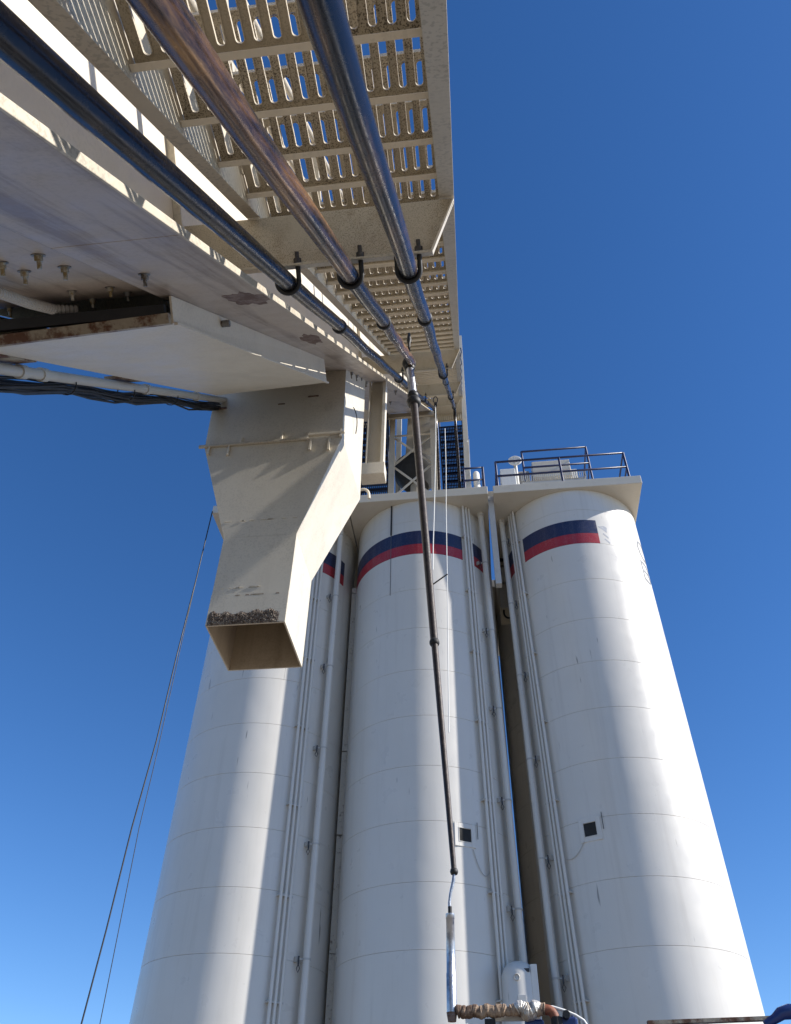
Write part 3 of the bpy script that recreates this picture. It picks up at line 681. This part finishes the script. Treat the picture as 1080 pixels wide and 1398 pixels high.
# cable and hook on the sunlit right side
MB().tube(bez((-1.28,5.9,EYE+7.3),(-1.24,5.95,EYE+7.25),(-1.24,6.05,EYE+7.2),(-1.27,6.1,EYE+7.05)), 0.006, 8).build('side_cable', M['black'], ch)
hk = at_x(535-40, 665, -1.27)
MB().tube(bez((-1.34,6.76,EYE+6.74),(-1.26,6.78,EYE+6.80),(-1.19,6.78,EYE+6.80),(-1.19,6.78,EYE+6.62)), 0.018, 10).build('pipe_stub', M['cream_clean'], ch)
# channel post with box foot beside the chute
cp = thing('hanger_bracket', (-1.2, 7.1, EYE+7.24), 'cream channel bracket with box foot hanging from the boom right of the chute', 'bracket')
zt_ = z_under(7.05, 0.86)
MB().box(-1.29, -1.10, 7.12, 7.135, EYE+7.45, z_under(7.12,0.86)).build('channel_back', M['cream_clean'], cp)
MB().box(-1.30, -1.285, 6.98, 7.135, EYE+7.45, z_under(6.98,0.86)).build('channel_side', M['cream_clean'], cp)
MB().box(-1.10, -1.06, 6.98, 7.135, EYE+7.45, z_under(6.98,0.86)).build('channel_side', M['cream_clean'], cp)
MB().box(-1.36, -1.04, 6.96, 7.16, EYE+7.24, EYE+7.45).build('foot_box', M['cream_clean'], cp, bevel=0.006)

# ================================================================ conduit pipe and cables along the boom's far side
cd = thing('conduit_pipe', bp(0, -2.75, 0.62), 'dusty grey conduit pipe under the left edge of the boom', 'conduit')
def line(a, b, s0=-2.0, s1=13.0, n_=16, wob=0.0): return [bp(s0+(s1-s0)*i/n_, a+wob*sin(i*1.3), b+wob*cos(i*0.9)) for i in range(n_+1)]
MB().tube(line(-2.72, 0.598), 0.036, 14).build('conduit', M['galv'], cd)
for s in (4.75, 5.0, 6.7, 8.0): MB().cyl(bp(s-0.035,-2.72,0.598), bp(s+0.035,-2.72,0.598), 0.046, seg=14).build('coupling', M['galv'], cd)
for s in (4.55, 6.3): MB().bbox(s-0.22, s+0.18, -2.80, -2.60, 0.645, 0.67).build('hanger_plate', M['rust_bar'], cd)
cbn = thing('cable_bundle', bp(0, -2.8, 0.5), 'sagging bundle of black cables tied below the grey conduit', 'cables')
for k in range(22):
    a0, b0 = -2.80+rr.uniform(-.05,.05), 0.545+rr.uniform(-.025,.03); ph = rr.uniform(0,6); pts = []
    for i in range(33):
        s = -1.0+i*0.42; sag = 0.020*(1-cos(2*pi*(s+ph*0.12)/1.9)) * rr.uniform(0.8,1.2)*(0.6+0.8*(k % 3)/2)
        pts.append(bp(s, a0+0.012*sin(s*2.1+ph), b0-sag+0.006*sin(s*3+ph)))
    MB().tube(pts, rr.choice((0.007,0.009,0.011)), 7).build('cable', M['cable'], cbn)
for s in (3.9, 5.4, 6.4, 7.4):
    MB().tube([bp(s, -2.77+0.075*cos(2*pi*i/16), 0.565+0.075*sin(2*pi*i/16)) for i in range(17)], 0.005, 6, False).build('cable_tie', M['black'], cbn)

# ================================================================ tower on the middle silo and the blue stairs
tw = thing('support_tower', (-1.65, 18.0, ZS), 'cream cross-braced steel tower holding the boom head on the middle silo', 'tower')
xl, xr, yf, yb = -2.33, -0.98, 17.1, 18.9
for x, y in ((xl,yf),(xr,yf),(xl,yb),(xr,yb)):
    zt_ = z_under(y, 0.85); b = MB(); b.box(x-0.09, x+0.09, y-0.006, y+0.006, ZS, zt_); b.box(x-0.09, x-0.078, y+0.007, y+0.12, ZS, zt_); b.box(x+0.078, x+0.09, y+0.007, y+0.12, ZS, zt_)
    b.build('post', M['cream'], tw)
def brace(p, q, nm='brace', w=0.07): MB().obox(p, q, w, 0.02, up=(0,1,0)).build(nm, M['cream_clean'], tw)
zA, zB, zC = EYE+16.75, EYE+18.25, EYE+19.7
for y in (yf+0.15, yb):
    brace((xl,y,zA),(xr,y,zB)); brace((xl,y+0.03,zB),(xr,y+0.03,zA)); brace((xl,y,zA),(xr,y,zA),'strut'); brace((xl,y+0.06,zB),(xr,y+0.06,zC)); brace((xl,y+0.09,zC),(xr,y+0.09,zB)); brace((xl,y+0.1,zC+0.05),(xr,y+0.1,zC+0.05),'strut')
for x in (xl, xr):
    brace((x,yf+0.12,zA),(x,yb-0.05,zB)); brace((x,yf+0.12,zC),(x,yb-0.05,zB),'brace')
hpz = EYE+18.6
b = MB(); b.tube([(-1.62,18.1,hpz+0.30),(-1.62,18.1,hpz+0.28),(-1.62,18.1,hpz-0.15),(-1.62,18.1,hpz-0.55)], [0.74,0.74,0.7,0.4], 32); b.build('intake_hopper', M['dark'], tw)
MB().cyl((-1.62,18.1,hpz-1.4),(-1.62,18.1,hpz-0.5),0.2).build('intake_neck', M['cream'], tw)
MB().cyl((-1.62,18.1,ZS),(-1.62,18.1,hpz-1.35),0.33,seg=20).build('intake_valve', M['galv'], tw)
for x, y, w, h in ((-2.05,17.0,0.14,0.2),(-1.85,17.05,0.3,0.12),(-1.35,17.05,0.4,0.18),(-1.05,17.0,0.12,0.3)):
    MB().box(x-w/2, x+w/2, y, y+0.2, ZS, ZS+h).build('valve_block', M['chain'] if w < 0.2 else M['galv'], tw)
MB().hexa([(-2.0,18.0,hpz+0.32),(-1.08,18.0,hpz+0.32),(-1.08,18.8,hpz+0.32),(-2.0,18.8,hpz+0.32),(-1.9,18.0,z_under(18.0)-0.02),(-1.0,18.0,z_under(18.0)-0.02),(-1.0,18.8,z_under(18.0)-0.02),(-1.9,18.8,z_under(18.0)-0.02)]).build('head_housing', M['cream'], tw, bevel=0.01)
MB().box(-2.5, -0.9, 17.0, 17.09, z_under(17.0)-0.22, z_under(17.0)-0.02).build('head_beam', M['cream'], tw, bevel=0.005)

def blue_stair(x0, x1, ytop, ztop, ybot, label):
    t = thing('blue_stair', ((x0+x1)/2, ybot, ZS), label, 'stairs', 'navy stairs on the silo roof')
    for x in (x0, x1):
        MB().obox((x, ytop-0.12, ztop+0.12), (x, ybot, ZS+0.05), 0.03, 0.24).build('stringer', M['navy_dark'], t)
        MB().tube([(x, ytop, ztop+1.0), (x, ybot, ZS+1.0)], 0.022, 8).build('hand_rail', M['navy_dark'], t)
        for u in (0.05, 0.35, 0.65, 0.95):
            y, z = ytop+(ybot-ytop)*u, ztop+(ZS-ztop)*u; MB().tube([(x,y,z),(x,y,z+1.0)], 0.02, 8).build('rail_post', M['navy_dark'], t)
    n_ = 20
    tb = MB(); w = x1-x0-0.034; ns = 14
    for i in range(ns+1):
        xx = -w/2+w*i/ns; tb.box(xx-0.021, xx+0.021, 0, 0.36, 0, 0.004)
    for y0_, y1_ in ((0.0,0.06),(0.16,0.20),(0.30,0.36)): tb.box(-w/2, w/2, y0_, y1_, -0.004, 0.006)
    tb.box(-w/2, w/2, -0.004, 0, -0.05, 0.006); tb.box(-w/2, w/2, 0.36, 0.364, -0.07, 0.006)
    tm = tb.mesh('tread', M['navy_dark'])
    for i in range(n_):
        u = (i+0.5)/n_; place('tread', tm, t, Vector(((x0+x1)/2, ytop+(ybot-ytop)*u, ztop+(ZS-ztop)*u))-Vector(t.location))
    return t
blue_stair(-0.80, 0.0, 17.9, EYE+20.9, 21.0, 'navy perforated stair right of the tower, dropping from the boom head')
blue_stair(-3.45, -2.5, 16.95, EYE+20.3, 18.6, 'navy perforated stair left of the tower, beside the chute')
# landings and the tall column at the outer edge
ld = thing('boom_head_landing', (-1.7, 17.8, EYE+20.8), 'cream landing plates at the top of the boom above the navy stairs', 'landing')
MB().box(-0.95, 0.08, 16.6, 17.9, EYE+20.93, EYE+20.97).build('floor_plate', M['cream'], ld)
MB().box(-3.5, -2.45, 16.9, 17.9, EYE+20.93, EYE+20.97).build('floor_plate', M['cream'], ld)
MB().box(-0.95, 0.08, 17.6, 17.63, EYE+20.62, EYE+20.92).build('edge_beam', M['cream_beam'], ld)
for i in range(14): MB().box(-0.9+i*0.07, -0.87+i*0.07, 17.55, 17.58, EYE+20.65, EYE+20.92).build('toe_bar', M['cream_clean'], ld)
col = thing('outer_column', (0.07, 16.9, ZS), 'tall narrow cream column beside the right navy stair', 'column')
b0_, b1_, t0_, t1_ = at_y(634,640,16.9), at_y(642,640,16.9), at_y(626.5,458,16.9), at_y(630,458,16.9)
for i in range(4):
    u0, u1 = i/4, (i+1)/4
    def mixv(p, q, u): return p+(q-p)*u
    lb, rb, lt, rt = mixv(b0_,t0_,u0), mixv(b1_,t1_,u0), mixv(b0_,t0_,u1), mixv(b1_,t1_,u1)
    if i == 0:
        k_ = (ZS-lb.z)/(t0_.z-b0_.z); lb, rb = mixv(b0_,t0_,k_), mixv(b1_,t1_,k_)
    D = Vector((0,0.12,0)); g_ = Vector((0,0,0.006)); MB().hexa([lb+g_,rb+g_,rb+D+g_,lb+D+g_,lt,rt,rt+D,lt+D]).build('column_panel', M['cream_clean'], col, bevel=0.004)
MB().tube([at_y(642,650,16.86), at_y(640,600,16.86), at_y(641,640,16.86)+Vector((-0.02,-0.03,1.2))], 0.012, 6).build('column_cable', M['white'], col)

# ================================================================ hanging ropes and guy cables
def rope(name, pts, r, mat, label, cat, group): 
    o = MB().tube(pts, r, 8).build(name, M[mat]); return tag(o, label, cat, group)
YR = 11.6
rope('hanging_rope', [at_y(594.5,552,YR), at_y(595,600,YR), at_y(593,690,YR), at_y(591.5,740,YR), at_y(591,778,YR)], 0.0105, 'rope', 'thin white rope hanging from the hook, left of the pair by the brown pole', 'rope', 'ropes hanging from the boom')
rope('hanging_rope', [at_y(607.5,585,YR+3), at_y(609,640,YR+3), at_y(609,690,YR+3), at_y(611,820,YR+3), at_y(613,1000,YR+3)], 0.0105, 'rope', 'longer white rope hanging straight down right of the brown pole', 'rope', 'ropes hanging from the boom')
hk = thing('rope_hook', at_y(594.5,556,YR), 'small black hook and shackle under the stair holding a white rope', 'hook')
c = at_y(594.5,548,YR)
MB().tube([c+Vector((0.05*cos(t), 0, 0.12*sin(t)+0.05)) for t in [pi*1.5+2*pi*i/16*0.85 for i in range(17)]], 0.012, 8).build('hook', M['chain'], hk)
MB().cyl(c+Vector((0,0,-0.16)), c+Vector((0,0,-0.06)), 0.035, seg=10).build('swivel', M['black'], hk)
y0_ = 16.35
rope('guy_cable', [at_y(x, y, y0_) for x, y in ((290,698),(268,790),(240,900),(214,1010),(180,1130),(145,1270),(100,1440))], 0.017, 'cable', 'black cable dropping from the left slab corner, thicker of two', 'cable', 'cables at the left slab')
rope('guy_cable', [at_y(x, y, y0_+0.1) for x, y in ((272,775),(252,860),(234,940),(214,1030),(190,1130),(166,1250),(128,1440))], 0.009, 'cable', 'thinner dark cable hanging beside the thick one, left of the silos', 'cable', 'cables at the left slab')

# ================================================================ drop pole with knuckles
YP = 4.9                                    # where the mast stands
jt = bp(9.2, -0.545, PB)                     # end of the middle pipe
dp = thing('drop_pole', at_y(615, 1386, YP), 'slim dark brown pole with ring joints from the silver tube up to the middle pipe', 'pole')
yj = jt.y
P_top = at_y(558.5, 496, yj); P_k2 = at_y(565, 549, yj+0.05); P_bot = at_y(620, 1190, YP)
def lerp(p, q, u): return p+(q-p)*u
MB().tube([P_top+Vector((0,0,0.72)), P_top+Vector((0,0,0.45)), P_top+Vector((0,0,0.40)), P_top], [0.004,0.03,0.015,0.013], 10).build('tip_rod', M['black'], dp)
def knuckle(p, r, ax, nm='ring_joint'):
    ax = ax.normalized(); MB().tube([p-ax*r*0.7, p-ax*r*0.6, p-ax*r*0.2, p+ax*r*0.2, p+ax*r*0.6, p+ax*r*0.7], [r*0.6, r*0.85, r, r, r*0.85, r*0.6], 20).build(nm, M['black'], dp)
ax = P_k2-P_top
knuckle(P_top, 0.078, ax); knuckle(lerp(P_top,P_k2,0.12), 0.060, ax); knuckle(P_k2, 0.078, ax); knuckle(lerp(P_top,P_k2,0.84), 0.062, ax)
MB().tube([P_top, P_k2], 0.046, 18).build('silver_sleeve', M['mast_silver'], dp)
cuts = [0.0, 0.66, 1.0]; rads = [(0.042,0.030),(0.026,0.016)]
for (u0, u1), (r0, r1) in zip(zip(cuts, cuts[1:]), rads):
    MB().tube([lerp(P_k2,P_bot,u0), lerp(P_k2,P_bot,u1)], [r0, r1], 16).build('pole_length', M['pole_brown'], dp)
    if u1 < 1: knuckle(lerp(P_k2,P_bot,u1), r1+0.009, P_bot-P_k2)
knuckle(P_bot, 0.024, P_bot-P_k2)
q = lerp(P_k2, P_bot, 0.545); MB().cyl(q, q+Vector((0.15,0,0.12)), 0.006, seg=6).build('side_pin', M['black'], dp)
pts = [P_bot, at_y(619,1203,YP), at_y(615,1220,YP), at_y(613.5,1232,YP), at_y(614,1248,YP)]
MB().tube(pts, [0.008,0.010,0.008,0.0075,0.009], 10).build('bent_rod', M['mast_silver'], dp)
mt_, mb_ = at_y(614.5,1248,YP), at_y(617,1386,YP)
MB().tube([mt_, lerp(mt_,mb_,0.05), lerp(mt_,mb_,0.051), lerp(mt_,mb_,0.6), lerp(mt_,mb_,0.605), mb_], [0.0255,0.0255,0.0235,0.025,0.027,0.027], 20).build('silver_tube', M['mast_silver'], dp)
MB().tube([mb_+Vector((0,0,0.012)), mb_+Vector((0,0,-0.03))], [0.029,0.022], 18).build('tube_end', M['rust_patch'], dp)
MB().cyl(lerp(mt_,mb_,-0.08), mt_, 0.012, seg=10).build('tube_cap', M['black'], dp)

# ================================================================ blue machine below (only its top reaches into view)
zt_ = at_y(700, 1398, YP).z-0.015
tk = thing('pump_machine', (1.0, YP+0.6, 0), 'blue pump machine whose top edge shows at the bottom of the view', 'machine')
MB().box(0.1, 3.4, YP-0.1, YP+1.9, 0.95, zt_-0.05).build('housing', M['blue'], tk, bevel=0.05)
MB().box(-0.2, 3.6, YP-0.15, YP+1.95, 0.75, 0.95).build('chassis', M['dark'], tk, bevel=0.02)
for x in (0.5, 2.9):
    for y in (YP-0.1, YP+1.62):
        w = MB(); w.tube([(x,y,0.5),(x,y+0.02,0.5),(x,y+0.28,0.5),(x,y+0.3,0.5)], [0.42,0.5,0.5,0.42], 32); wo_ = w.build('wheel', M['black'], tk)
        MB().cyl((x,y-0.01,0.5),(x,y+0.31,0.5),0.24,seg=24).build('rim', M['galv'], wo_)
def top_box(px0, px1, py, name, mat, y0=None, dy=0.4):
    y0 = YP if y0 is None else y0; a, b2 = at_y(px0, py, y0), at_y(px1, py, y0)
    return MB().box(a.x, b2.x, y0, y0+dy, zt_-0.06, max(a.z, b2.z)).build(name, M[mat], tk, bevel=0.012)
top_box(716, 742, 1391, 'cover_plate', 'blue', YP+0.02)
top_box(758, 788, 1388, 'motor_cover', 'blue', YP+0.02)
for k in range(5): 
    a = at_y(760+k*5.5, 1384, YP+0.05); MB().cyl(Vector((a.x, YP+0.1, zt_)), Vector((a.x, YP+0.1, a.z-0.004*(k%2))), 0.007, seg=6).build('stud', M['blue'], tk)
a = at_y(773, 1386, YP); MB().cyl(Vector((a.x,YP-0.03,a.z)), Vector((a.x,YP+0.1,a.z)), 0.019, seg=16).build('knob', M['black'], tk)
# rusty edge rail and dark cap at the right
r0, r1 = at_y(884, 1397, YP), at_y(1056, 1390.5, YP)
MB().obox(r0, r1, 0.04, 0.018).build('edge_rail', M['rust_bar'], tk)
MB().tube([at_y(1045,1399,YP-0.02), at_y(1058,1391,YP-0.02), at_y(1066,1384,YP-0.02), at_y(1078,1381,YP-0.02), at_y(1110,1382,YP-0.02)], [0.018,0.022,0.029,0.035,0.035], 12).build('end_cap', M['blue'], tk)
MB().box(r0.x-0.5, r1.x+0.5, YP+0.05, YP+0.5, zt_-0.06, r0.z-0.03).build('cover_plate', M['dark'], tk)
# wrapped horizontal pipe with torn foil and orange elbow
wp = thing('wrapped_pipe', at_y(680,1386,YP), 'horizontal pipe in torn brown wrapping and crumpled foil at the foot of the silver tube', 'pipe')
w0, w1 = at_y(623, 1382, YP), at_y(744, 1378.5, YP)
n_ = 110; pts = []; rs_ = []; rw = random.Random(5)
for i in range(n_+1):
    u = i/n_; pts.append(lerp(w0, w1, u)+Vector((0, 0, 0.004*sin(u*40))))
    rs_.append(0.0285+0.004*(0.5+0.5*sin(u*95))*(1-0.6*(u > 0.55))+rw.uniform(-.0015,.0015)-(0.006 if 0.55 < u < 0.62 else 0))
MB().tube(pts, rs_, 20, smooth=False).build('wrapping', M['wrap'], wp)
pts = []; rs_ = []
for i in range(31):
    u = i/30; pts.append(lerp(w0, w1, 0.68+u*0.26)+Vector((0,0,0.008*sin(u*9)))); rs_.append(0.033+0.009*sin(u*pi)+rw.uniform(-.004,.004))
MB().tube(pts, rs_, 12, smooth=False).build('foil_sleeve', M['foil'], wp)
MB().tube(bez(w1, w1+Vector((0.03,0,0.0)), w1+Vector((0.055,0.0,-0.01)), w1+Vector((0.055,0.0,-0.09)), 10), 0.025, 14).build('orange_elbow', M['orange'], wp)
MB().tube([w1+Vector((0.055,0,-0.035)), w1+Vector((0.055,0,-0.2))], 0.03, 14).build('elbow_foot', M['dark'], wp)
MB().tube([at_y(x, y, YP) for x, y in ((744,1373),(756,1375),(772,1380),(786,1386),(797,1393),(803,1402))], 0.0065, 8).build('white_cable', M['rope'], wp)
q = at_y(669, 1392, YP); MB().box(q.x-0.028, q.x+0.028, YP-0.02, YP+0.05, zt_-0.3, q.z).build('saddle', M['dark'], wp)
MB().obox(at_y(674,1390,YP+0.05), at_y(738,1389,YP+0.05), 0.02, 0.03).build('carrier_bar', M['galv'], wp)

# ================================================================ air tank and cabinet at the foot of the middle silo
tz = at_y(709, 1310, 16.8)
at_ = thing('air_tank', (tz.x-0.03, 16.95, 0), 'white upright pressure tank with domed top in front of the middle silo', 'tank')
rt = 0.33; xc = tz.x-0.03; z_ = tz.z
prof = [(0.0,z_),(rt*0.35,z_-0.015),(rt*0.65,z_-0.06),(rt*0.88,z_-0.14),(rt,z_-0.25),(rt,0.35),(rt*0.8,0.2)]
MB().tube([(xc,16.95,z) for r_, z in prof][::-1], [max(0.004,r_) for r_, z in prof][::-1], 40).build('vessel', M['silo'], at_)
MB().tube([(xc-0.05+0.05*cos(2*pi*i/18), 16.95-rt-0.005, z_-0.33+0.05*sin(2*pi*i/18)) for i in range(19)], 0.013, 6, False).build('gauge', M['galv'], at_)
MB().box(xc-0.05, xc+0.09, 16.95-rt-0.012, 16.95-rt+0.03, z_-0.75, z_-0.62).build('name_plate', M['silo'], at_)
for k in range(3):
    a = 2*pi*k/3+0.4; MB().box(xc+0.25*cos(a)-0.03, xc+0.25*cos(a)+0.03, 16.95+0.25*sin(a)-0.03, 16.95+0.25*sin(a)+0.03, 0, 0.45).build('leg', M['galv'], at_)
v_ = at_y(719, 1325, 16.7); vb = MB(); vb.box(v_.x-0.09, v_.x+0.05, 16.66, 16.74, v_.z-0.03, v_.z+0.03); vb.cyl((v_.x,16.7,v_.z-0.22),(v_.x,16.7,v_.z), 0.03); vb.build('valve', M['chain'], at_)
cbp = at_y(727, 1316, 16.7)
pc = MB(); pc.box(cbp.x-0.045, cbp.x+0.075, 16.7, 16.82, 0, cbp.z); pco = pc.build('cable_post', M['white'], bevel=0.006)
tag(pco, 'narrow white post standing right of the domed tank', 'post')
MB().box(cbp.x-0.075, cbp.x-0.05, 16.72, 16.76, 0, cbp.z-0.2).build('blue_pipe', M['navy'], None)
bpo = bpy.data.objects['blue_pipe']; bpo.parent = pco; bpo.location = bpo.location-pco.location
